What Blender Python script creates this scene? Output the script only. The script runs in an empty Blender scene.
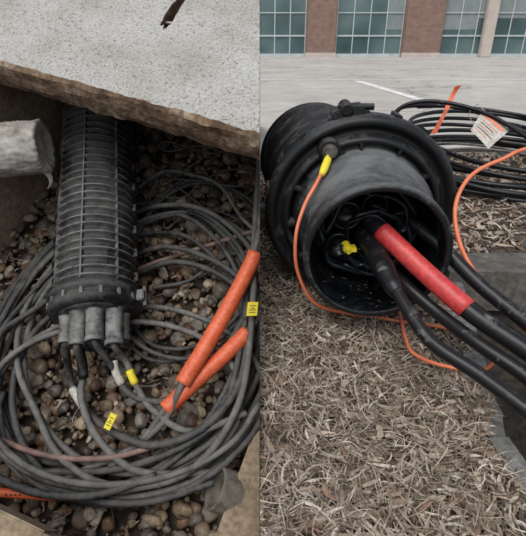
import bpy, bmesh, math, random
import numpy as np
from mathutils import Vector, Matrix
random.seed(7); rng=np.random.default_rng(7)
scene=bpy.context.scene
COL=scene.collection
# ------------------------------------------------------------------ frames
# The left-hand vault is dug into a 34 degree embankment: its own frame (x right, y up-slope, z out of the slope)
AL=math.radians(34.33); SA,CA=math.sin(AL),math.cos(AL)
def bank(P):
    P=np.asarray(P,float); o=P.copy()
    o[:,1]=P[:,1]*CA-(P[:,2]-1.2)*SA
    o[:,2]=.5+P[:,1]*SA+(P[:,2]-1.2)*CA
    return o
E1=np.array([.936,-.352]); E2=np.array([.352,.936])   # vault plan axes within the bank frame
def vlt(s,w,z): return (s*E1[0]+w*E2[0], s*E1[1]+w*E2[1], z)

# ------------------------------------------------------------------ materials
def new_mat(name):
    m=bpy.data.materials.new(name); m.use_nodes=True
    nt=m.node_tree; b=nt.nodes['Principled BSDF']
    return m,nt,b
def N(nt,t,**k):
    n=nt.nodes.new(t)
    for a,v in k.items():
        if a in n.inputs: n.inputs[a].default_value=v
        else: setattr(n,a,v)
    return n
def ramp(nt,stops,src):
    r=nt.nodes.new('ShaderNodeValToRGB'); e=r.color_ramp.elements
    while len(e)<len(stops): e.new(.5)
    for i,(p,c) in enumerate(stops):
        e[i].position=p; e[i].color=(c if isinstance(c,tuple) else (c,c,c))+(1,)
    nt.links.new(src,r.inputs[0]); return r
def mixc(nt,fac,a,b,mode='MIX'):
    m=nt.nodes.new('ShaderNodeMix'); m.data_type='RGBA'; m.blend_type=mode
    for sock,v in ((m.inputs[0],fac),(m.inputs[6],a),(m.inputs[7],b)):
        if isinstance(v,bpy.types.NodeSocket): nt.links.new(v,sock)
        elif isinstance(v,(int,float)): sock.default_value=v
        else: sock.default_value=tuple(v)+(1,)
    return m.outputs[2]
def noise(nt,scale,detail=5,rough=.6,coord='Object',dist=0):
    tc=nt.nodes.new('ShaderNodeTexCoord')
    n=N(nt,'ShaderNodeTexNoise',Scale=scale,Detail=detail,Roughness=rough,Distortion=dist)
    nt.links.new(tc.outputs[coord],n.inputs['Vector']); return n.outputs['Fac']
def bump(nt,b,h,strength=.3,dist=.002):
    n=N(nt,'ShaderNodeBump',Strength=strength,Distance=dist)
    nt.links.new(h,n.inputs['Height']); nt.links.new(n.outputs[0],b.inputs['Normal'])
def simple(name,stops,scale,rough=.6,bs=.3,bd=.002,detail=5,metal=0,spec=.5,fine=None):
    m,nt,b=new_mat(name); f=noise(nt,scale,detail)
    r=ramp(nt,stops,f).outputs[0]
    if fine:
        f2=noise(nt,fine[0],3); r2=ramp(nt,[(.35,fine[1]),(.65,fine[2])],f2).outputs[0]
        r=mixc(nt,1.0,r,r2,'MULTIPLY')
        bump(nt,b,f2,bs,bd)
    else: bump(nt,b,f,bs,bd)
    nt.links.new(r,b.inputs['Base Color'])
    b.inputs['Roughness'].default_value=rough; b.inputs['Metallic'].default_value=metal
    b.inputs['Specular IOR Level'].default_value=spec
    return m
def dusty(name,base,dust,lo=.45,hi=.7,scale=25,up=.35,rough=.5,upv=(0,0,1),fine=120,bs=.25,spec=.35):
    """dark moulded plastic / cable jacket with dried mud and dust lying on the upward faces"""
    m,nt,b=new_mat(name)
    f=noise(nt,scale,5,.65,dist=.4); f2=noise(nt,fine,3,.7)
    g=nt.nodes.new('ShaderNodeNewGeometry')
    d=N(nt,'ShaderNodeVectorMath',operation='DOT_PRODUCT'); d.inputs[1].default_value=upv
    nt.links.new(g.outputs['Normal'],d.inputs[0])
    ma=N(nt,'ShaderNodeMath',operation='MULTIPLY_ADD'); ma.inputs[1].default_value=up; ma.inputs[2].default_value=0
    nt.links.new(d.outputs['Value'],ma.inputs[0])
    a1=N(nt,'ShaderNodeMath',operation='ADD'); nt.links.new(f,a1.inputs[0]); nt.links.new(ma.outputs[0],a1.inputs[1])
    a2=N(nt,'ShaderNodeMath',operation='MULTIPLY_ADD'); nt.links.new(f2,a2.inputs[0]); a2.inputs[1].default_value=.35; nt.links.new(a1.outputs[0],a2.inputs[2])
    fac=ramp(nt,[(lo+.17,0.0),(min(1,hi+.17),1.0)],a2.outputs[0]).outputs[0]
    c=mixc(nt,fac,base,dust); nt.links.new(c,b.inputs['Base Color'])
    rr=ramp(nt,[(0,rough),(1,.9)],fac).outputs[0]; nt.links.new(rr,b.inputs['Roughness'])
    b.inputs['Specular IOR Level'].default_value=spec
    bump(nt,b,a2.outputs[0],bs,.0015)
    return m
def attr_mat(name,rough=.8,bs=.4,scale=200,spec=.3,var=(.7,1.25)):
    m,nt,b=new_mat(name)
    a=nt.nodes.new('ShaderNodeAttribute'); a.attribute_name='Col'
    f=noise(nt,scale,3,.7); r=ramp(nt,[(.3,var[0]),(.7,var[1])],f).outputs[0]
    c=mixc(nt,1.0,a.outputs['Color'],r,'MULTIPLY'); nt.links.new(c,b.inputs['Base Color'])
    b.inputs['Roughness'].default_value=rough; b.inputs['Specular IOR Level'].default_value=spec
    bump(nt,b,f,bs,.002); return m

UPB=(0,-SA,CA)
M_cable_L=dusty('dusty_black_jacket',(.017,.017,.018),(.115,.113,.107),.42,.83,34,.2,.42,UPB,110,.15,.35)
M_cable_L2=dusty('muddy_grey_jacket',(.026,.026,.026),(.19,.185,.17),.36,.83,28,.2,.5,UPB,110,.15,.35)
M_cable_R=dusty('black_jacket',(.010,.010,.012),(.16,.15,.14),.66,.83,36,.1,.34,(0,0,1),90)
M_body_L=dusty('muddy_closure_plastic',(.009,.010,.011),(.085,.083,.078),.48,.83,18,.2,.42,UPB,80,.4)
M_rib_L=dusty('dusty_edge_highlight',(.026,.027,.028),(.2,.195,.185),.45,.83,26,.2,.5,UPB,90,.4)  # paler dusty plastic; edge highlight of the rib crests put into the colour
M_port_L=dusty('grey_port_plastic',(.035,.037,.04),(.24,.24,.225),.45,.83,34,.2,.45,UPB,90)
M_body_R=dusty('closure_plastic',(.011,.012,.013),(.075,.077,.078),.60,.83,10,.2,.42,(0,0,1),90,.12)
M_collar=dusty('collar_plastic',(.013,.014,.016),(.135,.14,.142),.50,.83,8,.3,.40,(0,0,1),80,.12)
M_inside=simple('closure_inner_black',[(.45,(.003,.004,.005)),(.7,(.013,.016,.019))],22,.22,.3,fine=(120,.6,1.4))
M_gel=simple('grease_coated_tubes',[(.4,(.005,.007,.009)),(.7,(.024,.036,.05))],40,.2,.3)
M_orange=simple('orange_plastic',[(.3,(.70,.12,.045)),(.75,(.84,.19,.08))],30,.5,.15,fine=(150,.72,1.06))
M_orange_thin=simple('orange_jacket',[(.3,(.68,.16,.07)),(.75,(.8,.25,.12))],30,.45,.1)
M_red=simple('red_sleeve',[(.3,(.5,.03,.035)),(.75,(.70,.085,.075))],24,.42,.15,fine=(140,.72,1.06))
M_yellow=simple('yellow_plastic',[(.3,(.72,.58,.02)),(.75,(.82,.7,.05))],30,.5)
M_white=simple('white_tape',[(.3,(.42,.40,.34)),(.75,(.74,.73,.68))],40,.6,fine=(150,.7,1.05))
M_black=simple('black_print',[(.3,(.02,.02,.02)),(.75,(.05,.05,.05))],40,.6)
M_pink=simple('faded_pink_jacket',[(.3,(.12,.08,.07)),(.75,(.34,.21,.17))],34,.6)
M_steel=simple('galvanised_steel',[(.3,(.12,.11,.10)),(.75,(.35,.34,.32))],60,.45,.2,metal=.8)
M_pvc=dusty('taped_conduit_wrap',(.40,.395,.36),(.15,.125,.095),.45,.78,16,.05,.5,UPB,60,.3,.5)
M_mudpipe=dusty('mud_caked_pipe',(.22,.205,.18),(.10,.078,.055),.42,.7,20,.05,.8,UPB,60,.6)
M_wall=simple('stained_vault_wall',[(.3,(.24,.175,.11)),(.55,(.40,.315,.215)),(.8,(.52,.43,.32))],7,.9,.5,.004,fine=(60,.6,1.1))
M_rim=simple('tan_rim',[(.3,(.2,.145,.09)),(.7,(.36,.28,.19))],12,.9,.5,.004,fine=(80,.6,1.1))
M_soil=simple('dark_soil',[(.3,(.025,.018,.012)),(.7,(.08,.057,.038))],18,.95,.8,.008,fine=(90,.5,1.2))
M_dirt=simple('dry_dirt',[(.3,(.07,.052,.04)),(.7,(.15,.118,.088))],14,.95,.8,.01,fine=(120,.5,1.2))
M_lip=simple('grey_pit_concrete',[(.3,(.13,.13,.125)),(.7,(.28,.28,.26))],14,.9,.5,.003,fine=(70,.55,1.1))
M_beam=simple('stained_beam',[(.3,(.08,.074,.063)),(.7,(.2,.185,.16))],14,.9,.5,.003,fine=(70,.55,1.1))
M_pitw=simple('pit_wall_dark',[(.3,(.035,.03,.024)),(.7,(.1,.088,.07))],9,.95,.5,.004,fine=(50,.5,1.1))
M_kerb=simple('kerb_concrete',[(.3,(.34,.33,.31)),(.7,(.5,.49,.46))],7,.9,.3,.002,fine=(100,.8,1.1))
M_ground=simple('ground_earth',[(.3,(.12,.11,.08)),(.7,(.2,.18,.13))],.5,.95,.3)
M_stone=attr_mat('river_stone',.48,.35,120,.45,(.55,1.35))
M_mulch=attr_mat('mulch_flakes',.9,.4,300,.15,(.6,1.3))
def lid_mat():
    m,nt,b=new_mat('weathered_lid_concrete')
    tc=nt.nodes.new('ShaderNodeTexCoord')
    v=N(nt,'ShaderNodeTexVoronoi',Scale=190.0); nt.links.new(tc.outputs['Object'],v.inputs['Vector'])
    n1=noise(nt,300,3,.7); n2=noise(nt,6,5,.62); n3=noise(nt,130,3,.75)
    c=ramp(nt,[(.34,(.25,.245,.225)),(.48,(.38,.375,.355)),(.64,(.50,.495,.475))],n1).outputs[0]
    c2=ramp(nt,[(.34,.45),(.45,1.0)],n3).outputs[0]
    c=mixc(nt,1.0,c,c2,'MULTIPLY')
    c3=ramp(nt,[(.3,(.78,.76,.70)),(.5,(.97,.965,.94)),(.7,(1.1,1.1,1.1))],n2).outputs[0]
    c=mixc(nt,1.0,c,c3,'MULTIPLY')
    sp=ramp(nt,[(.07,.4),(.2,1.0)],v.outputs['Distance']).outputs[0]
    c=mixc(nt,.6,c,mixc(nt,1.0,c,sp,'MULTIPLY'))
    nt.links.new(c,b.inputs['Base Color']); b.inputs['Roughness'].default_value=.92
    b.inputs['Specular IOR Level'].default_value=.2
    bump(nt,b,n3,.35,.002); return m
M_lid=lid_mat()
M_lidedge=simple('rusty_lid_edge',[(.3,(.07,.04,.022)),(.52,(.2,.13,.08)),(.74,(.40,.33,.25))],16,.9,.7,.006,fine=(80,.5,1.2))

# ------------------------------------------------------------------ mesh helpers
def mesh_obj(name,V,F,mat,parent=None,smooth=True,side=None,frame='W',cols=None,fmat=None,mats=None):
    V=np.asarray(V,float)
    if frame=='B': V=bank(V)
    me=bpy.data.meshes.new(name); me.from_pydata(V.tolist(),[],[tuple(int(i) for i in f) for f in F]); me.update()
    if cols is not None:
        ca=me.color_attributes.new('Col','FLOAT_COLOR','POINT')
        c=np.ones((len(V),4)); c[:,:3]=cols; ca.data.foreach_set('color',c.ravel())
    for mm in (mats or [mat]): me.materials.append(mm)
    if fmat is not None: me.polygons.foreach_set('material_index',np.asarray(fmat,dtype=np.int32))
    me.polygons.foreach_set('use_smooth',[smooth]*len(me.polygons))
    if side:
        xs=V[:,0]
        lim=-.0007 if side=='L' else .0002
        if (side=='L' and xs.max()>lim) or (side=='R' and xs.min()<lim):
            bm=bmesh.new(); bm.from_mesh(me)
            bmesh.ops.bisect_plane(bm,geom=bm.verts[:]+bm.edges[:]+bm.faces[:],plane_co=(lim,0,0),plane_no=(1,0,0),clear_outer=side=='L',clear_inner=side=='R')
            bm.to_mesh(me); bm.free()
    o=bpy.data.objects.new(name,me); COL.objects.link(o)
    if parent: o.parent=parent
    return o
def empty(name):
    e=bpy.data.objects.new(name,None); e.empty_display_size=.05; COL.objects.link(e); return e
def smoothpath(P,step=.008,closed=False):
    P=np.asarray(P,float); n=len(P)
    if n==2 and not closed:
        k=max(2,int(np.linalg.norm(P[1]-P[0])/step)+1); t=np.linspace(0,1,k)[:,None]; return P[0]*(1-t)+P[1]*t
    if closed: Q=np.vstack([P[-1],P,P[0],P[1]]); segs=n
    else: Q=np.vstack([2*P[0]-P[1],P,2*P[-1]-P[-2]]); segs=n-1
    out=[]
    for i in range(segs):
        p0,p1,p2,p3=Q[i:i+4]; k=max(2,int(np.linalg.norm(p2-p1)/step))
        for j in range(k):
            t=j/k; out.append(.5*((2*p1)+(-p0+p2)*t+(2*p0-5*p1+4*p2-p3)*t*t+(-p0+3*p1-3*p2+p3)*t**3))
    if not closed: out.append(P[-1])
    return np.array(out)
def tube(P,r,seg=12,closed=False,step=.008,flat=1.0):
    C=smoothpath(P,step,closed) if step else np.asarray(P,float)
    n=len(C); T=np.gradient(C,axis=0)
    if closed: T=np.roll(C,-1,0)-np.roll(C,1,0)
    T/=np.linalg.norm(T,axis=1)[:,None]+1e-12
    u=np.cross(T[0],[0,0,1]); 
    if np.linalg.norm(u)<.1: u=np.cross(T[0],[0,1,0])
    V=[]; R=np.full(n,r) if np.isscalar(r) else np.interp(np.linspace(0,1,n),np.linspace(0,1,len(r)),r)
    ang=np.linspace(0,2*math.pi,seg,endpoint=False)
    for i in range(n):
        u=u-T[i]*np.dot(u,T[i]); u/=np.linalg.norm(u)+1e-12; w=np.cross(T[i],u)
        V.append(C[i]+R[i]*(np.cos(ang)[:,None]*u+flat*np.sin(ang)[:,None]*w))
    V=np.vstack(V); F=[]
    for i in range(n if closed else n-1):
        a=i*seg; b=((i+1)%n)*seg
        for j in range(seg): k=(j+1)%seg; F.append((a+j,a+k,b+k,b+j))
    if not closed: F.append(tuple(range(seg))[::-1]); F.append(tuple((n-1)*seg+j for j in range(seg)))
    return V,F
def join(parts):
    V=[];F=[];fm=[];o=0
    for i,p in enumerate(parts):
        v,f=p[0],p[1]; V.append(np.asarray(v,float)); F+= [tuple(x+o for x in q) for q in f]; fm+=[p[2] if len(p)>2 else 0]*len(f); o+=len(v)
    return np.vstack(V),F,fm
def lathe(prof,O,A,seg=72,wob=0,ref=(0,0,1)):
    """prof = (distance along axis, radius)"""
    O=np.asarray(O,float);A=np.asarray(A,float);A=A/np.linalg.norm(A)
    u=np.cross(A,ref);u/=np.linalg.norm(u);w=np.cross(u,A)
    ang=np.linspace(0,2*math.pi,seg,endpoint=False); V=[];F=[]
    for i,(s,r) in enumerate(prof): V.append(O+A*s+r*(np.cos(ang)[:,None]*u+np.sin(ang)[:,None]*w))
    for i in range(len(prof)-1):
        for j in range(seg): k=(j+1)%seg; F.append((i*seg+j,i*seg+k,(i+1)*seg+k,(i+1)*seg+j))
    return np.vstack(V),F
def obox(c,ax,ay,az,hx,hy,hz):
    """oriented bevelled box"""
    c=np.asarray(c,float); X=[np.asarray(a,float)/np.linalg.norm(a) for a in (ax,ay,az)]
    bm=bmesh.new(); bmesh.ops.create_cube(bm,size=2)
    for v in bm.verts: v.co=Vector((v.co.x*hx,v.co.y*hy,v.co.z*hz))
    bmesh.ops.bevel(bm,geom=bm.edges[:],offset=min(hx,hy,hz)*.25,segments=2,affect='EDGES')
    V=np.array([c+X[0]*v.co.x+X[1]*v.co.y+X[2]*v.co.z for v in bm.verts]); bm.verts.index_update()
    F=[tuple(v.index for v in f.verts) for f in bm.faces]; bm.free(); return V,F
def box(name,x0,x1,y0,y1,z0,z1,mat,parent=None,side=None):
    V,F=obox(((x0+x1)/2,(y0+y1)/2,(z0+z1)/2),(1,0,0),(0,1,0),(0,0,1),(x1-x0)/2,(y1-y0)/2,(z1-z0)/2)
    return mesh_obj(name,V,F,mat,parent,False,side)
def sheet(name,rects,z,mat,parent=None):
    V=[];F=[]
    for (x0,x1,y0,y1) in rects:
        k=len(V);V+=[(x0,y0,z),(x1,y0,z),(x1,y1,z),(x0,y1,z)];F.append((k,k+1,k+2,k+3))
    return mesh_obj(name,V,F,mat,parent,False)
def snoise(X,Y,seed,f=1.0,oct=4):
    r=np.random.default_rng(seed); o=0
    for k in range(oct):
        for _ in range(3):
            a=r.uniform(0,2*math.pi); p=r.uniform(0,6.28); q=f*(2**k)*r.uniform(.7,1.3)
            o=o+np.sin((X*math.cos(a)+Y*math.sin(a))*q*6.28+p)/(2**k)/3
    return o

# ================================================================== RIGHT HAND SIDE: open ground
sheet('ground',[(-600,600,2.3,900),(-600,-3.2,-600,2.3),(2.2,600,-600,2.3),(-3.2,2.2,-600,-1.2)],-.13,M_ground)
def lot_mat():
    m,nt,b=new_mat('parking_asphalt')
    n1=noise(nt,.35,5,.6); n2=noise(nt,60,3,.7); n3=noise(nt,2.5,5,.65,dist=.5)
    c=ramp(nt,[(.3,(.44,.415,.375)),(.7,(.60,.57,.52))],n1).outputs[0]
    c=mixc(nt,1.0,c,ramp(nt,[(.3,.72),(.7,1.12)],n2).outputs[0],'MULTIPLY')
    c=mixc(nt,1.0,c,ramp(nt,[(.35,.82),(.65,1.06)],n3).outputs[0],'MULTIPLY')
    tc=nt.nodes.new('ShaderNodeTexCoord'); v=N(nt,'ShaderNodeTexVoronoi',Scale=.33); v.feature='DISTANCE_TO_EDGE'
    mp=N(nt,'ShaderNodeVectorMath',operation='ADD'); nn=N(nt,'ShaderNodeTexNoise',Scale=1.5,Detail=4.0)
    nt.links.new(tc.outputs['Object'],nn.inputs['Vector']); nt.links.new(tc.outputs['Object'],mp.inputs[0]); nt.links.new(nn.outputs['Color'],mp.inputs[1])
    nt.links.new(mp.outputs[0],v.inputs['Vector'])
    cr=ramp(nt,[(.0,.4),(.008,1.0)],v.outputs['Distance']).outputs[0]
    c=mixc(nt,1.0,c,cr,'MULTIPLY'); nt.links.new(c,b.inputs['Base Color']); b.inputs['Roughness'].default_value=.85
    bump(nt,b,n2,.3,.003); return m
sheet('parking_lot',[(-60,80,2.47,60)],-.1,lot_mat())
M_paint=simple('worn_white_paint',[(.38,(.5,.48,.44)),(.5,(.8,.8,.78))],9,.8,.2)
mk=empty('parking_markings')
for i,x in enumerate((-4.4,-1.35,1.72,4.9,8.0,11.1)):
    V=[(x,9.2,-.096),(x+.16,9.2,-.096),(x+.32,5.4,-.096),(x+.18,5.4,-.096)]
    mesh_obj('stall_line_%d'%(i+1),V,[(0,1,2,3)],M_paint,mk,False)
mesh_obj('aisle_line',[(-12,9.45,-.096),(30,9.45,-.096),(30,9.58,-.096),(-12,9.58,-.096)],[(0,1,2,3)],M_paint,mk,False)
kb=empty('kerb')
x=0.0
for i in range(6):
    box('kerb_stone_%d'%(i+1),x if x>0 else .0005,x+1.194,2.345,2.47,-.14,.012,M_kerb,kb); x+=1.2
# ---- office building
bl=empty('office_building')
def brickmat(name,ca,cb,mor):
    m,nt,b=new_mat(name); tc=nt.nodes.new('ShaderNodeTexCoord'); mp=nt.nodes.new('ShaderNodeMapping'); mp.inputs['Rotation'].default_value=(math.radians(90),0,0)
    nt.links.new(tc.outputs['Object'],mp.inputs[0])
    t=N(nt,'ShaderNodeTexBrick',Scale=1.0); t.inputs['Color1'].default_value=ca+(1,);t.inputs['Color2'].default_value=cb+(1,);t.inputs['Mortar'].default_value=mor+(1,)
    t.inputs['Brick Width'].default_value=.21; t.inputs['Row Height'].default_value=.075; t.inputs['Mortar Size'].default_value=.006
    nt.links.new(mp.outputs[0],t.inputs['Vector'])
    f=ramp(nt,[(.3,.8),(.7,1.15)],noise(nt,3,4)).outputs[0]
    nt.links.new(mixc(nt,1.0,t.outputs['Color'],f,'MULTIPLY'),b.inputs['Base Color']); b.inputs['Roughness'].default_value=.85; return m
M_brick=brickmat('brown_brick',(.19,.115,.092),(.235,.145,.118),(.25,.185,.155))
M_trim=simple('pale_stone_trim',[(.3,(.42,.37,.33)),(.7,(.52,.46,.41))],3,.8,.1)
M_mull=simple('white_mullion',[(.3,(.36,.42,.42)),(.7,(.5,.55,.55))],3,.5,.1)
def glassm():
    m,nt,b=new_mat('tinted_glass'); f=noise(nt,.45,2,.45)
    nt.links.new(ramp(nt,[(.3,(.03,.06,.063)),(.5,(.06,.11,.117)),(.7,(.12,.175,.18))],f).outputs[0],b.inputs['Base Color'])  # dark and light reflections painted into the teal tint
    b.inputs['Roughness'].default_value=.05; b.inputs['Specular IOR Level'].default_value=.8; return m
M_glass=glassm()
M_blind=simple('interior_blind',[(.3,(.16,.20,.198)),(.7,(.23,.27,.265))],2,.8,.05)
YB=28.0
box('back_wall',-20,34,YB+.45,YB+8,-.12,8.4,M_brick,bl)
piers=[(-18,-16.2),(-12.6,-10.9),(-7.4,-5.8),(-2.4,-.9),(2.5,4.12),(7.75,9.85),(17.2,19.0),(23,24.8),(30,32)]
for i,(a,b_) in enumerate(piers):
    box('brick_pier_%d'%(i+1),a,b_,YB-.02,YB+.448,-.12,8.2,M_brick,bl)
    box('pier_base_%d'%(i+1),a-.03,b_+.03,YB-.06,YB-.022,-.12,.12,M_trim,bl)
edges=[-20]+[q for p in piers for q in p]+[34]
bi=0
for k in range(0,len(edges),2):
    a,b_=edges[k],edges[k+1]
    if b_-a<.3: continue
    bi+=1
    box('glass_%d'%bi,a+.003,b_-.003,YB+.3,YB+.34,-.1,7.6,M_glass,bl)
    n=max(2,round((b_-a)/.95)); parts=[]; rr=random.Random(bi)
    for j in range(n+1):
        xx=a+.04+(b_-a-.08)*j/n; parts.append(obox((xx,YB+.27,3.75),(1,0,0),(0,1,0),(0,0,1),.03,.026,3.85))
        if j<n and rr.random()<.45:
            x2=a+.04+(b_-a-.08)*(j+1)/n; zt=rr.choice((1.25,1.5,1.8))
            V,F=obox(((xx+x2)/2,YB+.293,(zt+3.2)/2),(1,0,0),(0,1,0),(0,0,1),(x2-xx)/2-.035,.004,(3.2-zt)/2); mesh_obj('blind',V,F,M_blind,bl,False)
    for z in (.95,2.05,3.3,4.4,5.6,6.8): parts.append(obox(((a+b_)/2,YB+.262,z),(1,0,0),(0,1,0),(0,0,1),(b_-a)/2-.005,.03,.045 if z==.95 else .03))
    parts.append(obox(((a+b_)/2,YB+.25,-.02),(1,0,0),(0,1,0),(0,0,1),(b_-a)/2-.005,.045,.09))
    V,F,_=join(parts); mesh_obj('mullions_%d'%bi,V,F,M_mull,bl,False)
box('white_column',12.0,12.62,YB-.1,YB+.24,-.12,8.2,M_trim,bl)
box('parapet',-20.2,34.2,YB-.12,YB+8.2,8.41,8.9,M_trim,bl)
# ---- mulch bed: undulating soil, pit opening left out
def edgex(y): return np.interp(y,[-.4,.5,1.12],[.324,.324,.456])
def relief(X,Y): return .010*snoise(X,Y,3,1.3)+.007*snoise(X,Y,5,5)-.004
def soil_grid(xf,y0,y1,nx,ny):
    ys=np.linspace(y0,y1,ny); V=[];
    for y in ys:
        x0,x1=xf(y); X=np.linspace(x0,x1,nx); V+= [(a,y,float(relief(a,y))) for a in X]
    F=[(j*nx+i,j*nx+i+1,(j+1)*nx+i+1,(j+1)*nx+i) for j in range(ny-1) for i in range(nx-1)]
    return V,F
p1=soil_grid(lambda y:(.0003,float(edgex(y))),-.4,1.12,40,120)
p2=soil_grid(lambda y:(.0003,7.0),1.12,2.343,160,60)
ys=np.linspace(-.4,1.12,60); sk=[]
for y in ys:
    e=float(edgex(y)); sk+=[(e,y,float(relief(e,y))),(e,y,-.9)]
skF=[(2*i,2*i+2,2*i+3,2*i+1) for i in range(59)]
V,F,_=join([p1,p2,(sk,skF)])
mesh_obj('mulch_bed_soil',V,F,M_dirt,None,True)
PAL=np.array([(.40,.325,.255),(.50,.435,.355),(.31,.245,.19),(.2,.145,.105),(.11,.078,.056),(.22,.14,.1),(.46,.405,.345),(.60,.545,.465),(.35,.29,.235)])
PW=np.array([.2,.15,.16,.12,.09,.06,.11,.06,.05]);PW/=PW.sum()
PWD=np.array([.14,.05,.22,.22,.16,.13,.05,.0,.08]);PWD/=PWD.sum()
def flakes(n,xs,ys,zs,Lr,Wr,seed,pal=PAL,pw=PW,pitch=.35):
    r=np.random.default_rng(seed)
    Lg=r.uniform(*Lr,n); W=r.uniform(*Wr,n); yaw=r.uniform(0,2*math.pi,n); pt=r.normal(0,pitch,n); rl=r.normal(0,.6,n)
    bend=r.normal(0,.4,n); side=r.normal(0,.35,n)
    K=5; t=np.linspace(-.5,.5,K)
    wprof=np.array([.4,.9,1,.85,.3])
    cen_x=t[None,:]*Lg[:,None]; cen_z=bend[:,None]*Lg[:,None]*(t[None,:]**2-.1); cen_y=side[:,None]*Lg[:,None]*t[None,:]**2
    jag=r.uniform(.5,1.3,(n,K,2))
    P=np.zeros((n,K,2,3))
    for s,sg in ((0,-1),(1,1)):
        off=sg*.5*W[:,None]*wprof[None,:]*jag[:,:,s]
        P[:,:,s,0]=cen_x; P[:,:,s,1]=cen_y+off*np.cos(rl)[:,None]; P[:,:,s,2]=cen_z+off*np.sin(rl)[:,None]
    cp,sp=np.cos(pt)[:,None,None],np.sin(pt)[:,None,None]
    X=P[...,0]*cp-P[...,2]*sp; Z=P[...,0]*sp+P[...,2]*cp; Y=P[...,1]
    cy,sy=np.cos(yaw)[:,None,None],np.sin(yaw)[:,None,None]
    X2=X*cy-Y*sy; Y2=X*sy+Y*cy
    P[...,0]=X2+xs[:,None,None]; P[...,1]=Y2+ys[:,None,None]; P[...,2]=Z+zs[:,None,None]
    V=P.reshape(-1,3); base=np.arange(n)[:,None]*(2*K); fs=[]
    for i in range(K-1): fs.append(np.stack([base[:,0]+2*i,base[:,0]+2*i+1,base[:,0]+2*i+3,base[:,0]+2*i+2],1))
    F=np.stack(fs,1).reshape(-1,4)
    c=pal[r.choice(len(pal),n,p=pw)]*r.uniform(.75,1.25,(n,1))
    return V,F,np.repeat(c,2*K,0)
def mergeparts(parts):
    Vs=[];Fs=[];Cs=[];o=0
    for v,f,c in parts: Vs.append(v);Fs.append(f+o);Cs.append(c);o+=len(v)
    return np.vstack(Vs),np.vstack(Fs),np.vstack(Cs)
parts=[]
def scatter(n,x0,x1,y0,y1,seed,Lr,Wr,zr,clip=True,**k):
    r=np.random.default_rng(seed); xs=r.uniform(x0,x1,n); ys=r.uniform(y0,y1,n)
    if clip:
        m=(xs<edgex(ys)+.012*np.sin(ys*37)+.004)|(ys>1.13); xs,ys=xs[m],ys[m]
    zs=relief(xs,ys)+r.uniform(*zr,len(xs))
    return flakes(len(xs),xs,ys,zs,Lr,Wr,seed+1,**k)
parts.append(scatter(9000,-.02,.47,.2,.75,11,(.010,.040),(.0013,.0055),(-.004,.018)))
parts.append(scatter(8000,-.02,.5,.7,1.2,12,(.012,.045),(.002,.007),(-.004,.02)))
parts.append(scatter(12500,-.02,.47,.2,1.1,13,(.01,.055),(.0005,.0016),(.0,.026)))
parts.append(scatter(3000,-.02,.47,.2,1.15,14,(.012,.032),(.005,.010),(-.001,.018),pw=PWD,pitch=.25))
parts.append(scatter(12000,-.02,2.2,1.1,2.34,15,(.015,.06),(.003,.010),(-.004,.02)))
parts.append(scatter(3000,-.02,2.2,1.1,2.34,19,(.02,.05),(.008,.016),(-.004,.02),pw=PWD))
parts.append(scatter(3000,2.2,5,1.2,2.34,16,(.03,.08),(.005,.014),(-.004,.02)))
V,F,C=mergeparts(parts)
mesh_obj('mulch',V,F,M_mulch,None,False,'R',cols=C)
# ---- cable pit on the right
pit=empty('cable_pit')
def prism(name,poly,z0,z1,mat,parent,frame='W',side=None):
    n=len(poly); V=[(x,y,z0) for x,y in poly]+[(x,y,z1) for x,y in poly]
    F=[tuple(range(n))[::-1],tuple(range(n,2*n))]+[(i,(i+1)%n,n+(i+1)%n,n+i) for i in range(n)]
    return mesh_obj(name,V,F,mat,parent,False,side,frame)
def rough_edge(a,b,amp,seed,n=40):
    a=np.array(a);b=np.array(b);d=b-a;nn=np.array([-d[1],d[0]])/np.linalg.norm(d)
    return [tuple(a+d*t+nn*amp*float(snoise(t*2,.5,seed,3,3))) for t in np.linspace(0,1,n)]
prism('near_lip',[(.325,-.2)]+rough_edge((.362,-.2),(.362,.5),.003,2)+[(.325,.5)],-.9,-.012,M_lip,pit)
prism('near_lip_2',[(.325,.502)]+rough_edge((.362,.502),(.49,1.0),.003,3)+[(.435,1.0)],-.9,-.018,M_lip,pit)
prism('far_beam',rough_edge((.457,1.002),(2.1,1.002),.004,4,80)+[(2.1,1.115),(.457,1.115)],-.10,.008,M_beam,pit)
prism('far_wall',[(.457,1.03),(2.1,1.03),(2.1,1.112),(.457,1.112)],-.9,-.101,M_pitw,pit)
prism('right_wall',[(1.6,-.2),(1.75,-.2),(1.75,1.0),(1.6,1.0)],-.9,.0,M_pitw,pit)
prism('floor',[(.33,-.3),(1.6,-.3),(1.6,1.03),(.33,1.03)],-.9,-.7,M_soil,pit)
cb=[]
for i in range(9):
    r=random.Random(i); pts=[(.45+.08*i+r.uniform(-.05,.05),-.1,-.3-.03*i),(.60+.06*i,.35,-.2+r.uniform(-.08,.1)),(.55+.08*i,.7,-.16+r.uniform(-.1,.05)),(.8+.07*i,.98,-.2+r.uniform(-.1,.08))]
    cb.append(tube(pts,.009))
V,F,_=join(cb); mesh_obj('pit_cables',V,F,M_cable_R,pit)

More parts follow.
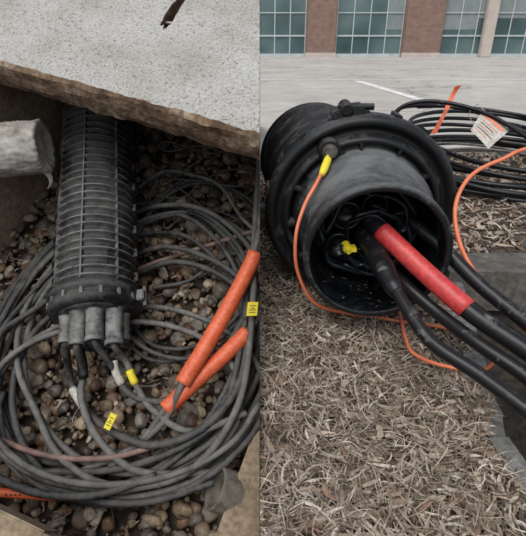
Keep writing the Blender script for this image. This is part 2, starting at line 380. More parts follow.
# ================================================================== open splice closure (right)
c2=empty('splice_closure')
FO=np.array([.2,.9,.199]); FA=np.array([-.0065,-.2,-.012]); FA/=np.linalg.norm(FA)
KS=.945
BA=np.array([-.04,.6,-.02]); BA/=np.linalg.norm(BA)
pr=[(0,.16)]
for i in range(18):
    s=.03+i*.027; pr+=[(s,.152),(s+.002,.160),(s+.008,.160),(s+.010,.152)]
pr+=[(.54,.15),(.58,.13),(.6,.1),(.61,.001)]
mesh_obj('dome',*lathe(pr,FO+np.array([-.006,.02,.008]),BA,72),M_body_R,c2,True,'R')
pr=[(-.03,.160),(-.028,.188),(-.024,.196),(-.012,.200),(.010,.200),(.020,.196),(.024,.190),(.024,.182),(.016,.179),(.012,.174),(.012,.166),(.022,.163),(.034,.160),(.036,.152),(.030,.149),(.012,.147),(.010,.125)]
mesh_obj('flange',*lathe([(a,b*KS) for a,b in pr],FO,FA,128),M_body_R,c2,True,'R')
pr=[(.005,.150),(.02,.141),(.035,.138),(.06,.135),(.065,.138),(.072,.138),(.077,.134),(.15,.127),(.18,.125),(.183,.129),(.198,.129),(.203,.127),(.204,.118),(.201,.116),(.16,.114),(.08,.112),(.03,.110)]
V,F=lathe([(a,b*.95) for a,b in pr],FO,FA,128)
mesh_obj('collar',V,F,None,c2,True,'R','W',None,[1 if i//128>=12 else 0 for i in range(len(F))],[M_collar,M_inside])
pr=[(.03,.105),(.028,.09),(.035,.05),(.033,.0005)]
mesh_obj('inner_plate',*lathe(pr,FO,FA,64),M_inside,c2)
U=np.array([1,0,0.]);Wz=np.array([0,0,1.])
def onface(a,rad,s): return FO+FA*s+rad*(math.cos(a)*U+math.sin(a)*Wz)
ps=[]
for k in range(12):
    a=k/12*2*math.pi+.1; c=onface(a,.137,.028); rad=math.cos(a)*U+math.sin(a)*Wz; tan=-math.sin(a)*U+math.cos(a)*Wz
    ps.append(obox(c,rad,tan,FA,.008,.003,.018))
V,F,_=join(ps); mesh_obj('collar_ribs',V,F,M_body_R,c2,False)
ps=[]
for a in (1.86,1.68):
    c=onface(a,.193,-.004); rad=math.cos(a)*U+math.sin(a)*Wz; tan=-math.sin(a)*U+math.cos(a)*Wz
    ps.append(obox(c,rad,tan,FA,.010,.012,.024))
c=onface(1.78,.201,.0); ps.append(lathe([(-.02,.0005),(-.02,.012),(.02,.012),(.024,.009),(.024,.0005)],c,FA,20))
c=onface(1.70,.201,.004); ps.append(lathe([(-.03,.0005),(-.03,.006),(.035,.006),(.035,.0005)],c,U,16))
for a in np.linspace(.3,2.9,9):
    c=onface(a,.190,-.006); rad=math.cos(a)*U+math.sin(a)*Wz; tan=-math.sin(a)*U+math.cos(a)*Wz
    ps.append(obox(c,rad,tan,FA,.004,.007,.02))
V,F,_=join(ps); mesh_obj('clamp_latch',V,F,M_body_R,c2,False)
bc=np.array([.127,.856,.326]); ps=[lathe([(-.03,.0005),(-.03,.021),(0,.021),(.004,.018),(.004,.0005)],bc,FA,24),
 lathe([(.004,.0005),(.004,.0135),(.008,.0135),(.008,.0005)],bc,FA,24),
 lathe([(.008,.0005),(.008,.0095),(.017,.0095),(.017,.0005)],bc,FA,6),lathe([(.017,.0005),(.017,.004),(.03,.004),(.03,.0005)],bc,FA,14)]
V,F,fm=join([ps[0]+(0,)]+[p+(1,) for p in ps[1:]]); mesh_obj('ground_stud',V,F,None,c2,False,None,'W',None,fm,[M_body_R,M_steel])
ps=[obox(bc-FA*.012+np.array([.016,0,-.014]),(1,0,-.6),FA,(0.6,0,1),.03,.012,.016)]
V,F,_=join(ps); mesh_obj('stud_bracket',V,F,M_body_R,c2,False)
ps=[]
for k in range(11):
    r=random.Random(k+20); a0=r.uniform(0,6.28); R0=r.uniform(.035,.09); d=.05+.012*k*.8
    P=[onface(a0+t,R0+r.uniform(-.006,.006),d+.01*math.sin(t+k)) for t in np.linspace(0,r.uniform(2.5,5.5),14)]
    ps.append(tube(P,r.choice([.0025,.004,.006]),8))
V,F,_=join(ps); mesh_obj('buffer_tubes',V,F,M_gel,c2)
ps=[]
for (a,rd,rr) in ((2.5,.052,.03),(3.6,.058,.026),(4.7,.055,.028),(1.4,.05,.026),(.3,.06,.024)):
    c=onface(a,rd,.045); ps.append(lathe([(0,rr),(.06,rr),(.066,rr-.003),(.066,rr-.007),(.05,rr-.009),(.05,.0005)],c,FA,28))
V,F,_=join(ps); mesh_obj('cable_ports',V,F,M_inside,c2)
c=onface(3.45,.045,.13); V,F,_=join([lathe([(0,.0005),(0,.008),(.016,.008),(.016,.005),(.024,.005),(.024,.0005)],c,FA+np.array([.2,0,-.2]),16),obox(c+np.array([.012,-.01,-.004]),(1,0,0),(0,1,0),(0,0,1),.006,.010,.004)])
mesh_obj('yellow_connector',V,F,M_yellow,c2,False)
r=np.random.default_rng(77); nn=55; aa=r.normal(-1.5,.45,nn); dd=r.uniform(.10,.198,nn)
pp=np.array([onface(a,.1025,d_) for a,d_ in zip(aa,dd)])
v,f,c=flakes(nn,pp[:,0],pp[:,1],pp[:,2],(.003,.011),(.001,.003),78,pw=PWD,pitch=.15)
mesh_obj('mulch_crumbs',v,f,M_mulch,c2,False,cols=c*.45)
cab=empty('closure_cables')
def cable(name,P,r,mat,par=cab,side=None,frame='W',seg=16,**k):
    V,F=tube(P,r,seg,**k); return mesh_obj(name,V,F,mat,par,True,side,frame)
cable('red_cable_jacket',[(.17,.86,.235),(.192,.798,.221),(.212,.748,.209),(.27,.682,.165),(.326,.619,.127),(.39,.561,.097),(.47,.49,.06),(.6,.4,-.05),(.7,.3,-.3)],.0145,M_cable_R)
cable('red_sleeve',[(.210,.752,.2105),(.27,.682,.165),(.322,.623,.130)],[.0175,.0172,.0172,.0170],M_red)
cable('black_cable_1',[(.24,.86,.235),(.256,.811,.224),(.31,.738,.189),(.36,.673,.146),(.419,.611,.108),(.5,.55,.05),(.65,.5,-.15)],.012,M_cable_R)
cable('black_cable_2',[(.19,.84,.19),(.198,.757,.181),(.21,.68,.16),(.22,.638,.143),(.249,.567,.11),(.303,.513,.09),(.349,.46,.072),(.43,.38,.03),(.55,.25,-.15)],.0105,M_cable_R)
cable('cable_gland',[(.193,.80,.185),(.198,.757,.180),(.207,.69,.162),(.2165,.645,.1455)],[.02,.02,.02,.021,.018,.021,.018,.020,.018,.016,.0155,.0115],M_cable_R,step=.003)
cable('black_cable_3',[(.22,.82,.14),(.241,.712,.135),(.291,.643,.107),(.332,.581,.092),(.384,.526,.071),(.45,.46,.02),(.58,.38,-.15)],.011,M_cable_R)
cable('black_cable_4',[(.23,.82,.20),(.25,.745,.182),(.3,.69,.15),(.35,.64,.115),(.42,.57,.08),(.5,.5,.0)],.009,M_cable_R)
oc=empty('orange_cable')
cable('tail_loop',[(.75,.98,.22),(.573,.961,.306),(.476,.922,.294),(.407,.888,.269),(.37,.842,.221),(.37,.78,.162),(.393,.705,.119),(.426,.645,.087),(.47,.6,.05)],.0042,M_orange_thin,oc,seg=10)
cable('ground_wire',[(.113,.815,.304),(.098,.785,.286),(.075,.755,.253),(.061,.735,.205),(.067,.735,.138),(.102,.745,.070),(.17,.775,.03),(.217,.776,.022),(.272,.758,.022),(.341,.734,.024),(.38,.712,.02)],.0034,M_orange_thin,oc,seg=10)
cable('ground_loop',[(.262,.82,.025),(.272,.791,.028),(.268,.745,.026),(.262,.695,.024),(.262,.65,.026),(.296,.612,.03),(.359,.603,.028),(.40,.635,.03),(.44,.67,.0)],.0034,M_orange_thin,oc,seg=10)
cable('wire_connector',[(.124,.838,.320),(.12,.828,.314),(.113,.812,.303),(.107,.80,.295)],[.0045,.0075,.0075,.0075,.005],M_yellow,oc,seg=10)

# ================================================================== loose coil, flag and tag (right)
coil=empty('cable_coil')
def coilpts(cx,cy,rx,ry,turns,z0,z1,amp,seed,ph=0,ztilt=(0,0),n=16):
    r=np.random.default_rng(seed); T=np.arange(0,int(turns*n)+1)/n*2*math.pi
    rad=1+amp*np.interp(T,np.linspace(0,T[-1],int(turns*5)+2),r.normal(0,1,int(turns*5)+2))
    ox=np.interp(T,np.linspace(0,T[-1],int(turns)+2),r.normal(0,amp*.7*rx,int(turns)+2))
    oy=np.interp(T,np.linspace(0,T[-1],int(turns)+2),r.normal(0,amp*.7*ry,int(turns)+2))
    z=z0+(z1-z0)*T/T[-1]+.006*np.sin(T*1.7+seed)
    X=cx+ox+rx*rad*np.cos(T+ph); Y=cy+oy+ry*rad*np.sin(T+ph)
    z=z+ztilt[0]*np.cos(T+ph)+ztilt[1]*np.sin(T+ph)
    return np.stack([X,Y,z],1)
cable('coil_1',coilpts(.98,1.95,.42,.42,5,.03,.10,.075,1,ztilt=(0,.02)),.0095,M_cable_R,coil,step=.02,seg=10)
cable('coil_2',coilpts(1.0,1.98,.40,.46,4,.06,.17,.10,2,ph=2,ztilt=(-.01,.05)),.009,M_cable_R,coil,step=.02,seg=10)
cable('coil_3',coilpts(.93,1.9,.33,.36,3,.03,.08,.09,3,ph=1,ztilt=(0,.01)),.006,M_cable_L2,coil,step=.02,seg=10)
cable('arch_1',[(.47,2.0,.1),(.6,2.0,.28),(.85,1.9,.27),(1.05,1.6,.14),(1.2,1.35,.05),(1.5,1.2,.02)],.008,M_cable_R,coil,step=.02,seg=10)
cable('arch_2',[(.5,1.7,.03),(.56,2.0,.21),(.7,2.3,.24),(1.0,2.3,.22),(1.3,2.0,.1),(1.5,1.6,.03)],.009,M_cable_R,coil,step=.02,seg=10)
def strip(P0,P1,w,name,mat,parent,wav=.006,wd=(1,0,.2)):
    P0=np.array(P0);P1=np.array(P1);wd=np.array(wd,float);wd/=np.linalg.norm(wd);n=18;V=[]
    for i in range(n+1):
        t=i/n;c=P0*(1-t)+P1*t+np.array([.3,1,.2])*wav*math.sin(t*7)
        ww=w*(1-.25*math.sin(t*3.1)); V+=[c-wd*ww/2,c+wd*ww/2+np.array([0,.004*math.sin(t*11),0])]
    F=[(2*i,2*i+1,2*i+3,2*i+2) for i in range(n)]
    return mesh_obj(name,V,F,mat,parent)
strip((.81,2.03,.35),(.71,1.95,.17),.026,'orange_marker_ribbon',M_orange,None,.012)
strip((1.06,1.86,.165),(1.02,1.72,.075),.022,'orange_marker_ribbon',M_orange,None,.008,(1,0,.5))
tg=empty('cable_tag')
tp=[np.array(q) for q in ((.87,1.90,.275),(.82,1.86,.20),(.865,1.78,.145),(.94,1.80,.21))]
def onTag(a,b,off=0):
    return (tp[0]*(1-a)+tp[3]*a)*(1-b)+(tp[1]*(1-a)+tp[2]*a)*b+np.array([-.2,-1,.3])*(off+.006*math.sin(a*3.1))
def tagpiece(name,a0,a1,b0,b1,off,mat):
    V=[];n=8
    for i in range(n+1):
        a=a0+(a1-a0)*i/n; V+=[onTag(a,b0,off),onTag(a,b1,off)]
    mesh_obj(name,V,[(2*i,2*i+1,2*i+3,2*i+2) for i in range(n)],mat,tg,False)
tagpiece('card',0,1,0,1,0,M_white); tagpiece('red_heading',.08,.9,.1,.22,.0012,M_orange_thin)
for k in range(5): tagpiece('text_line_%d'%k,.14,.82-.13*(k%3),.34+.11*k,.365+.11*k,.0012,M_black if k%2 else M_orange_thin)
cable('tie',[(.87,1.90,.27),(.86,1.93,.29),(.84,1.95,.25),(.86,1.92,.21)],.0015,M_white,tg,step=.01,seg=6)
strip((1.02,1.55,.07),(1.1,1.5,.05),.05,'white_tape_wrap',M_white,coil,.003,(0.2,0,1))

# ================================================================== LEFT HAND SIDE: vault in the embankment
vault=empty('underground_vault')
def vprism(name,s0,s1,w0,w1,z0,z1,mat,parent=vault,nx=1):
    bm=bmesh.new(); bmesh.ops.create_cube(bm,size=1)
    bmesh.ops.bevel(bm,geom=bm.edges[:],offset=.02,segments=2,affect='EDGES')
    V=[]
    L=(s1-s0,w1-w0,z1-z0)
    for v in bm.verts:
        V.append(vlt(s0+(v.co.x+.5)*L[0],w0+(v.co.y+.5)*L[1],z0+(v.co.z+.5)*L[2]))
    bm.verts.index_update(); F=[tuple(v.index for v in f.verts) for f in bm.faces]; bm.free()
    return mesh_obj(name,V,F,mat,parent,False,'L','B')
vprism('left_wall',-1.12,-1.0,-.45,1.75,-.08,.473,M_wall)
vprism('near_rim',-.999,-.27,-.25,-.1,.40,.455,M_rim)
vprism('near_wall',-.999,.6,-.45,-.35,-.08,.44,M_wall)
vprism('back_wall',-.999,.9,1.5,1.7,-.08,.473,M_wall)
vprism('right_wall',-.085,.12,-.348,1.49,-.08,.115,M_rim)
vprism('floor',-.998,.6,-.348,1.498,-.1,-.01,M_soil)
sS=np.linspace(-1.5,.75,300); prof=[(1.95,.55),(1.2,.55),(.8,.55),(.664,.55),(.645,.549),(.6375,.541),(.636,.52),(.636,.50),(.639,.482),(.648,.475),(1.95,.475)]
V=[];F=[];fm=[];np_=len(prof)
for i,s in enumerate(sS):
    for j,(w,z) in enumerate(prof):
        dw=dz=0
        if 3<=j<=9:
            q=float(snoise(s,j*.13,9,6,4)); dw=.0035*q-.006-.012*(s+.6)
            if j in(4,5,8,9): dw+=.004*abs(float(snoise(s,1.3,19,14,3))); dz=-.003*abs(float(snoise(s,.3,29,11,3))) if j<6 else .003*q
            if j==3: dw+=.008*float(snoise(s,3.3,39,9,3))
        V.append(vlt(s,w+dw,z+dz))
for i in range(len(sS)-1):
    for j in range(np_):
        k=(j+1)%np_; F.append((i*np_+j,i*np_+k,(i+1)*np_+k,(i+1)*np_+j)); fm.append(1 if 4<=j<=9 else 0)
F.append(tuple(range(np_))[::-1]); fm.append(0); F.append(tuple((len(sS)-1)*np_+j for j in range(np_))); fm.append(0)
lid=mesh_obj('concrete_lid',V,F,None,None,False,None,'B',None,fm,[M_lid,M_lidedge])
bm=bmesh.new(); bm.from_mesh(lid.data); bmesh.ops.recalc_face_normals(bm,faces=bm.faces[:]); bm.to_mesh(lid.data); bm.free()
sc=np.array([-.205,1.085,.55]); d=np.array([.032,.115,0]); d/=np.linalg.norm(d); pn=np.array([d[1],-d[0],0])
pts=[]
for k in range(40):
    a=k/40*2*math.pi; rr=1+.10*math.sin(3*a+1)+.07*math.sin(7*a)+.05*math.sin(13*a)
    ca,sa=math.cos(a),math.sin(a)
    pts.append(sc+d*(.075*np.sign(ca)*abs(ca)**.7*rr)+pn*(.0125*np.sign(sa)*abs(sa)**.8*rr))
V=[p+np.array([0,0,.02]) for p in pts]+[p-np.array([0,0,.055]) for p in pts]
F=[tuple(range(40)),tuple(range(40,80))[::-1]]+[(i,40+i,40+(i+1)%40,(i+1)%40) for i in range(40)]
cut=mesh_obj('cutter',V,F,M_lidedge,None,False,None,'B')
bm=bmesh.new(); bm.from_mesh(cut.data); bmesh.ops.recalc_face_normals(bm,faces=bm.faces[:]); bm.to_mesh(cut.data); bm.free()
md=lid.modifiers.new('slot','BOOLEAN'); md.object=cut; md.operation='DIFFERENCE'; md.solver='EXACT'
dg=bpy.context.evaluated_depsgraph_get(); me=bpy.data.meshes.new_from_object(lid.evaluated_get(dg)); lid.modifiers.clear(); lid.data=me
bpy.data.objects.remove(cut)
bm=bmesh.new(); bm.from_mesh(me); bmesh.ops.bisect_plane(bm,geom=bm.verts[:]+bm.edges[:]+bm.faces[:],plane_co=(-.0007,0,0),plane_no=(1,0,0),clear_outer=True); bm.to_mesh(me); bm.free()
V,F=tube([sc-d*.03-pn*.03+np.array([0,0,-.018]),sc-d*.022+pn*.03+np.array([0,0,-.018])],.005); mesh_obj('lifting_bar',V,F,M_steel,lid,True,'L','B')
bk=[]
def q(a,b,c,d_): bk.append(([a,b,c,d_],[(0,1,2,3)]))
q((-3.,-.9,.44),(-.001,-.9,.44),(-.001,-.45,.44),(-3.,-.45,.44))
q((-3.,-.45,.44),(-1.12,-.45,.44),(-.58,1.3,.44),(-3.,1.3,.44))
q((-3.,1.3,.44),(-.001,1.62,.44),(-.001,2.3,.44),(-3.,2.3,.44))
q((-3.,2.3,.44),(-.001,2.3,.44),(-.001,2.9,-1.5),(-3.,2.9,-1.5))
q((-3.,-.9,.44),(-3.,2.3,.44),(-3.,2.9,-1.5),(-3.,-.9,-1.5))
V,F,_=join(bk); mesh_obj('embankment',V,F,M_dirt,None,False,None,'B')
poly=[(-.6,-1.3),(3,-1.3),(3,-.14),(2.25,1.05),(1.936,1.03),(.93,.345),(.62,.06),(.36,-.002),(-.6,-.002)]
V=[(-.0006,y,z) for y,z in poly]+[(-.0001,y,z) for y,z in poly]; n=len(poly)
F=[tuple(range(n))[::-1],tuple(range(n,2*n))]+[(i,(i+1)%n,n+(i+1)%n,n+i) for i in range(n)]
mesh_obj('retaining_sheet',V,F,M_soil,None,False)
# gravel
def stone_bases(sub):
    out=[]
    for k in range(14):
        bm=bmesh.new(); bmesh.ops.create_icosphere(bm,subdivisions=sub,radius=1)
        r=np.random.default_rng(100+k); ax=r.uniform(.6,1.25,3); ax[2]*=.75
        P=np.array([v.co[:] for v in bm.verts]); dirs=r.normal(0,1,(7,3)); dirs/=np.linalg.norm(dirs,axis=1)[:,None]
        for dd in dirs:
            h=P@dd; lim=r.uniform(.55,.9); P-=np.clip(h-lim,0,None)[:,None]*dd*.8
        P+=.05*np.sin(P[:,[1,2,0]]*r.uniform(2,4)+r.uniform(0,6))
        bm.faces.ensure_lookup_table(); Fb=np.array([[v.index for v in f.verts] for f in bm.faces]); bm.free(); out.append((P*ax,Fb))
    return out
B3=stone_bases(3);B2=stone_bases(2)
n=5200; r=np.random.default_rng(55); ss=r.uniform(-1.0,-.05,n); ww=r.uniform(-.34,1.3,n); sz=r.gamma(4.5,.0026,n).clip(.005,.028)
SP=np.array([(.26,.19,.125),(.17,.122,.08),(.34,.275,.19),(.12,.10,.078),(.2,.175,.145),(.21,.125,.075),(.42,.355,.27),(.075,.061,.05),(.3,.215,.135),(.15,.088,.06),(.23,.18,.122)])
Vs=[];Fs=[];Cs=[];o=0
for i in range(n):
    P,Fb=(B3 if sz[i]>.014 else B2)[i%14]; Mx=np.array(Matrix.Rotation(r.uniform(0,6.28),3,'Z')@Matrix.Rotation(r.normal(0,.4),3,'X'))
    x,y,_=vlt(ss[i],ww[i],0)
    if x>.04: continue
    Vv=(P*sz[i])@Mx.T+np.array([x,y,.35*sz[i]+r.uniform(0,.02)]); Vs.append(Vv);Fs.append(Fb+o);o+=len(Vv)
    Cs.append(np.tile(SP[r.integers(len(SP))]*r.uniform(.6,1.25)*.92,(len(Vv),1)))
mesh_obj('gravel',np.vstack(Vs),np.vstack(Fs),M_stone,None,True,'L','B',cols=np.vstack(Cs))
r=np.random.default_rng(91); nn=900; s_=r.uniform(-1,-.05,nn); w_=r.uniform(-.3,1.1,nn)
xy=np.array([vlt(a,b_,0)[:2] for a,b_ in zip(s_,w_)])
va=flakes(nn//2,xy[:nn//2,0],xy[:nn//2,1],r.uniform(.02,.045,nn//2),(.02,.07),(.0008,.002),92,pitch=.2)
vb=flakes(nn-nn//2,xy[nn//2:,0],xy[nn//2:,1],r.uniform(.02,.045,nn-nn//2),(.008,.026),(.003,.010),93,pw=PWD,pitch=.3)
V,F,C=mergeparts([va,vb]); mesh_obj('leaf_litter',V,F,M_mulch,None,False,'L','B',cols=C*.75)
def pipe(name,a,b,R,mat,amp,capped,seed,seg=96,nl=60):
    a=np.array(a,float);b=np.array(b,float);A=b-a;L=np.linalg.norm(A)
    pr=[(L*i/nl,R) for i in range(nl+1)]
    if capped: pr+=[(L+.004,R*.93),(L+.002,R*.8),(L-.004,R*.55),(L-.006,R*.3),(L-.003,.0005)]
    else: pr+=[(L+.001,R-.004),(L-.004,R-.009),(L-.12,R-.01),(L-.121,.0005)]
    V,F=lathe(pr,a,A,seg); r=np.random.default_rng(seed)
    A=A/L; ax=np.einsum('ij,j->i',V-a,A); radv=V-a-ax[:,None]*A; rl=np.linalg.norm(radv,axis=1)+1e-9
    k=0
    for _ in range(18):
        f=r.normal(0,1,3)*r.uniform(30,160); k=k+np.abs(np.sin(V@f+r.uniform(0,6)))*r.uniform(.4,1)
    k=k/18*2-.9
    V=V+(radv/rl[:,None])*(amp*k)[:,None]*np.clip(rl/R,0,1)[:,None]+A*(amp*.8*k)[:,None]*(ax>L*.97)[:,None]
    return mesh_obj(name,V,F,mat,None,True,'L','B')
pipe('conduit_pipe',(-.86,.80,.35),(-.535,.835,.355),.064,M_pvc,.013,True,3)
V,F=tube([(-.545,.80,.325),(-.53,.785,.30),(-.532,.775,.285),(-.545,.77,.27)],[.012,.008,.005,.002],8,flat=.35); mesh_obj('hanging_tape',V,F,M_pvc,None,True,'L','B')
pipe('drain_pipe',(.04,.05,.02),(-.098,.09,.10),.046,M_mudpipe,.004,False,5)
# ---- closed splice closure
c1=empty('splice_closure')
A0=np.array([-.404,.490,.165]); A1=np.array([-.502,1.16,.202]); AX=(A1-A0); AX/=np.linalg.norm(AX)
R0=.098
pr=[(.0,.1)]; L=.70; s=.03; kk=0
while s<L-.03:
    h=.0055 if kk%3 else .0075
    pr+=[(s,R0-.004),(s+.004,R0-.004),(s+.006,R0+h-.001),(s+.0105,R0+h-.001),(s+.0125,R0-.004)]; s+=.0235; kk+=1
pr+=[(L,R0-.004),(L+.02,.08),(L+.03,.001)]
V,F=lathe(pr,A0,AX,80)
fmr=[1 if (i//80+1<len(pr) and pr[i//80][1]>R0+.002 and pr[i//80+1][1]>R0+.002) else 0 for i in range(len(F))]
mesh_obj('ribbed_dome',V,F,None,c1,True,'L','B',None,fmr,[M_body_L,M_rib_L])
nrm=np.array([0,0,1.]); rt=np.cross(AX,nrm); rt/=np.linalg.norm(rt); upc=np.cross(rt,AX)
ps=[]
for a,wd in ((1.62,.003),(.78,.0025),(2.42,.0025)):
    rad=math.cos(a)*rt+math.sin(a)*upc; tan=-math.sin(a)*rt+math.cos(a)*upc
    ps.append(obox(A0+AX*.36+rad*.0985,AX,rad,tan,.33,.0055,wd*.7))
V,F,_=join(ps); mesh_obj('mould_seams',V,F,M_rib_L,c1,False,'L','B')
ps=[]
for a in (.05,3.09):
    rad=math.cos(a)*rt+math.sin(a)*upc; tan=-math.sin(a)*rt+math.cos(a)*upc
    for i in range(9): ps.append(obox(A0+AX*(.06+i*.07)+rad*.102,AX,rad,tan,.012,.005,.008))
V,F,_=join(ps); mesh_obj('side_lugs',V,F,M_body_L,c1,False,'L','B')
pr=[(-.028,.085),(-.026,.102),(-.018,.108),(-.010,.110),(-.006,.105),(.002,.105),(.004,.113),(.016,.113),(.02,.108),(.028,.104),(.03,.098)]
mesh_obj('clamp_ring',*lathe(pr,A0,AX,80),M_body_L,c1,True,'L','B')
ps=[]
for k in range(16):
    a=k/16*6.283; rad=math.cos(a)*rt+math.sin(a)*upc; tan=-math.sin(a)*rt+math.cos(a)*upc
    ps.append(obox(A0-AX*.004+rad*.108,AX,rad,tan,.010,.003,.004))
a=.15; rad=math.cos(a)*rt+math.sin(a)*upc; tan=-math.sin(a)*rt+math.cos(a)*upc
ps.append(obox(A0+rad*.118,AX,rad,tan,.014,.010,.018)); ps.append(tube([A0+rad*.125-AX*.025,A0+rad*.125+AX*.025],.005))
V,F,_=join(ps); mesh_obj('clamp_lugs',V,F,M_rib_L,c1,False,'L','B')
pr=[(-.028,.086),(-.034,.084),(-.036,.0005)]; mesh_obj('base_plate',*lathe(pr,A0,AX,48),M_body_L,c1,True,'L','B')
ps=[];ports=[]
for (a,rd,rr,ln) in ((2.62,.066,.016,.07),(2.05,.056,.018,.085),(1.3,.05,.021,.08),(.55,.062,.021,.09),(0.0,.066,.016,.07),(3.5,.058,.018,.06),(4.4,.058,.022,.06),(5.4,.058,.022,.06)):
    c=A0-AX*.03+(math.cos(a)*rt+math.sin(a)*upc)*rd; ports.append(c-AX*ln)
    ps.append(lathe([(0,rr+.003),(.012,rr),(ln-.012,rr*.97),(ln-.01,rr*1.08),(ln,rr*1.08),(ln+.001,rr*.8),(ln-.012,rr*.78),(ln-.013,.0005)],c,-AX,26))
V,F,_=join(ps); mesh_obj('cable_ports',V,F,M_port_L,c1,True,'L','B')
# ---- cables in the vault
vc=empty('cable_coil')
def vcable(name,P,r,mat,par=vc,**k): return cable(name,P,r,mat,par,'L','B',**k)
def zlim(P,off=0):
    P=P.copy(); t=np.clip((P[:,1]-.42)/.2,0,1)*np.clip((-.26-P[:,0])/.08,0,1); P[:,2]=P[:,2]*(1-t)+t*np.minimum(P[:,2],.045+off); return P
vcable('loop_1',zlim(coilpts(-.34,.485,.335,.40,4,.04,.10,.055,11,ph=.3)),.0078,M_cable_L,step=.012,seg=10)
vcable('loop_2',zlim(coilpts(-.33,.47,.32,.385,2.5,.05,.12,.08,12,ph=1.9)),.0080,M_cable_L2,step=.012,seg=10)
vcable('loop_3',zlim(coilpts(-.335,.44,.30,.35,2,.06,.13,.09,13,ph=3.6)),.0068,M_cable_L,step=.012,seg=10)
vcable('loop_4',zlim(coilpts(-.31,.40,.34,.31,2,.07,.14,.07,14,ph=5)),.0082,M_cable_L,step=.012,seg=10)
vcable('loop_5',zlim(coilpts(-.22,.69,.21,.27,2.5,.04,.1,.12,15,ph=2)),.0058,M_cable_L,step=.012,seg=10)
vcable('loop_6',zlim(coilpts(-.33,.29,.31,.20,2.5,.09,.14,.07,16,ph=3)),.0075,M_cable_L2,step=.012,seg=10)
vcable('riser_1',[(-.3,.08,.12),(-.15,.12,.13),(-.05,.25,.15),(-.02,.45,.17),(-.015,.66,.2),(-.0,.9,.26)],.0085,M_cable_L2)
vcable('riser_2',[(-.5,.12,.1),(-.28,.13,.12),(-.1,.22,.13),(-.045,.4,.15),(-.03,.56,.17),(.005,.72,.2)],.0075,M_cable_L)
vcable('cross_1',[(-.42,.62,.045),(-.32,.67,.055),(-.17,.72,.07),(-.03,.76,.09),(.05,.78,.1)],.007,M_pink)
vcable('cross_2',[(-.30,.6,.05),(-.2,.62,.055),(-.1,.69,.07),(.02,.70,.09)],.006,M_cable_L)
vcable('cross_3',[(-.38,.93,.08),(-.3,.98,.1),(-.21,.95,.12),(-.12,.9,.13),(-.05,.78,.13),(.02,.7,.14)],.006,M_cable_L2)
vcable('pink_strand',[(-.62,.2,.09),(-.5,.16,.11),(-.4,.145,.12),(-.3,.15,.13),(-.2,.18,.13)],.0065,M_pink)
for i in range(9):
    r=random.Random(i+70); pts=[(-.38+r.uniform(0,.1),.8+.06*r.random()+.04*i,.06+.01*i)]
    for j in range(1,5): pts.append((-.36+.1*j+r.uniform(-.03,.03),.82+.035*i+r.uniform(-.08,.08),.06+.015*i+r.uniform(0,.05)))
    vcable('thin_wire_%d'%i,pts,.0028,M_cable_L,seg=6)
pt=[p.tolist() for p in ports]
tails=empty('closure_cables')
vcable('tail_1',[(np.array(pt[0])+AX*.03).tolist(),pt[0],(-.462,.35,.11),(-.455,.31,.075),(-.404,.252,.10),(-.318,.195,.13),(-.222,.17,.14),(-.12,.21,.14),(-.05,.3,.14),(-.025,.42,.15)],.009,M_cable_L,tails)
vcable('tail_2',[(np.array(pt[1])+AX*.03).tolist(),pt[1],(-.423,.34,.11),(-.415,.28,.12),(-.36,.19,.13),(-.26,.12,.12),(-.1,.12,.10)],.0085,M_cable_L2,tails)
vcable('tail_2_black_sleeve',[(-.428,.39,.17),(-.425,.36,.13),(-.42,.325,.112)],.012,M_body_R,tails)
vcable('tail_3',[(np.array(pt[2])+AX*.03).tolist(),pt[2],(-.34,.335,.13),(-.315,.295,.115),(-.26,.27,.12),(-.2,.275,.13),(-.11,.34,.14),(-.04,.46,.16)],.008,M_cable_L,tails)
vcable('tail_4',[(np.array(pt[3])+AX*.03).tolist(),pt[3],(-.315,.355,.14),(-.29,.305,.12),(-.24,.245,.12),(-.15,.2,.13),(-.03,.24,.13)],.008,M_cable_L2,tails)
vcable('white_tape_1',[(-.345,.358,.145),(-.34,.335,.132),(-.325,.308,.119)],.0098,M_white,tails)
vcable('yellow_tape',[(-.308,.338,.133),(-.300,.322,.127),(-.292,.309,.121)],.0095,M_yellow,tails)
vcable('white_tape_2',[(-.455,.308,.077),(-.43,.28,.088),(-.41,.259,.098)],.0105,M_white,tails)
vcable('orange_sleeve_a',[(-.012,.61,.22),(-.025,.577,.21),(-.068,.488,.195),(-.124,.387,.175),(-.176,.3,.155)],.0195,M_orange,empty('orange_conduit_sleeve'))
vcable('orange_sleeve_b',[(-.03,.425,.155),(-.085,.37,.145),(-.141,.32,.135),(-.215,.249,.125)],.0195,M_orange,empty('orange_conduit_sleeve'))
vcable('sleeve_core_a',[(.005,.8,.25),(.0,.694,.225),(-.025,.577,.21),(-.068,.488,.195),(-.124,.387,.175),(-.176,.3,.155),(-.22,.22,.12),(-.33,.13,.1)],.008,M_cable_L2)
vcable('sleeve_core_b',[(.02,.5,.17),(-.03,.425,.155),(-.085,.37,.145),(-.141,.32,.135),(-.215,.249,.125),(-.28,.17,.11),(-.42,.11,.1)],.008,M_cable_L2)
ol=empty('orange_cable_label')
vcable('label_wrap',[(-.70,.085,.112),(-.56,.08,.112),(-.43,.072,.112)],.0098,M_orange,ol,seg=8)
r=random.Random(5)
for k in range(16):
    x=-.60+.0095*k
    if r.random()<.2: continue
    vcable('label_print_%d'%k,[(x,.0745,.1215),(x+.004,.074,.1217)],.0013,M_black,ol,seg=6,step=.003)
vcable('label_cable',[(-.75,.09,.11),(-.56,.08,.11),(-.43,.072,.11),(-.25,.06,.11),(-.1,.1,.1)],.0075,M_cable_L)
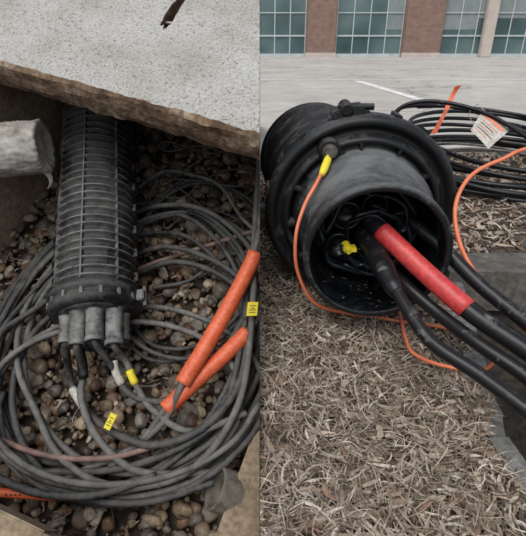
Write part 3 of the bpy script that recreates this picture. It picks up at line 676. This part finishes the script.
def ytag(c,ax,ay,hx,hy,lab=True):
    t=empty('yellow_tag'); az=np.cross(ax,ay)
    V,F=obox(c,ax,ay,az,hx,hy,.0015); mesh_obj('flap',V,F,M_yellow,t,False,'L','B')
    azn=az/np.linalg.norm(az); ayn=np.array(ay)/np.linalg.norm(ay)
    for k in (-.5,-.15,.1,.45):
        V,F=obox(np.array(c)+azn*.0018+ayn*hy*k,ax,ay,az,hx*(.6 if k!=.1 else .35),hy*.045,.0006); mesh_obj('print',V,F,M_black,t,False,'L','B')
ytag((-.018,.463,.205),(1,.1,-.2),(.1,1,.2),.013,.017)
ytag((-.325,.215,.16),(1,-.5,.3),(.4,1,.1),.009,.017)

# ================================================================== light
w=bpy.data.worlds.new('World'); scene.world=w; w.use_nodes=True; nt=w.node_tree
bg=nt.nodes['Background']; sky=nt.nodes.new('ShaderNodeTexSky'); sky.sky_type='NISHITA'; sky.sun_disc=False
EL,AZ=math.radians(58),math.radians(200)   # high veiled sun behind and left of the viewer
sky.sun_elevation=EL; sky.sun_rotation=AZ; sky.air_density=1.0; sky.dust_density=3.0; sky.ozone_density=1.0
hs=N(nt,'ShaderNodeHueSaturation',Saturation=.4); nt.links.new(sky.outputs[0],hs.inputs['Color'])
nt.links.new(hs.outputs[0],bg.inputs['Color']); bg.inputs['Strength'].default_value=.15
sd=bpy.data.lights.new('sun','SUN'); sd.energy=1.5; sd.angle=math.radians(45); sd.color=(1,.985,.965)
so=bpy.data.objects.new('sun',sd); COL.objects.link(so)
dirv=Vector((math.sin(AZ)*math.cos(EL),math.cos(AZ)*math.cos(EL),math.sin(EL)))
so.rotation_euler=dirv.to_track_quat('Z','Y').to_euler(); so.location=dirv*10
# ================================================================== camera
cd=bpy.data.cameras.new('camera'); co=bpy.data.objects.new('camera',cd); COL.objects.link(co)
co.location=(0,0,.5); co.rotation_euler=(math.radians(90-25.67),0,0)
cd.sensor_fit='VERTICAL'; cd.sensor_height=24; cd.sensor_width=24; cd.lens=24*464/536; cd.shift_x=3/536; cd.clip_start=.02; cd.clip_end=3000
scene.camera=co
scene.view_settings.view_transform='Standard'; scene.view_settings.look='None'; scene.view_settings.exposure=0
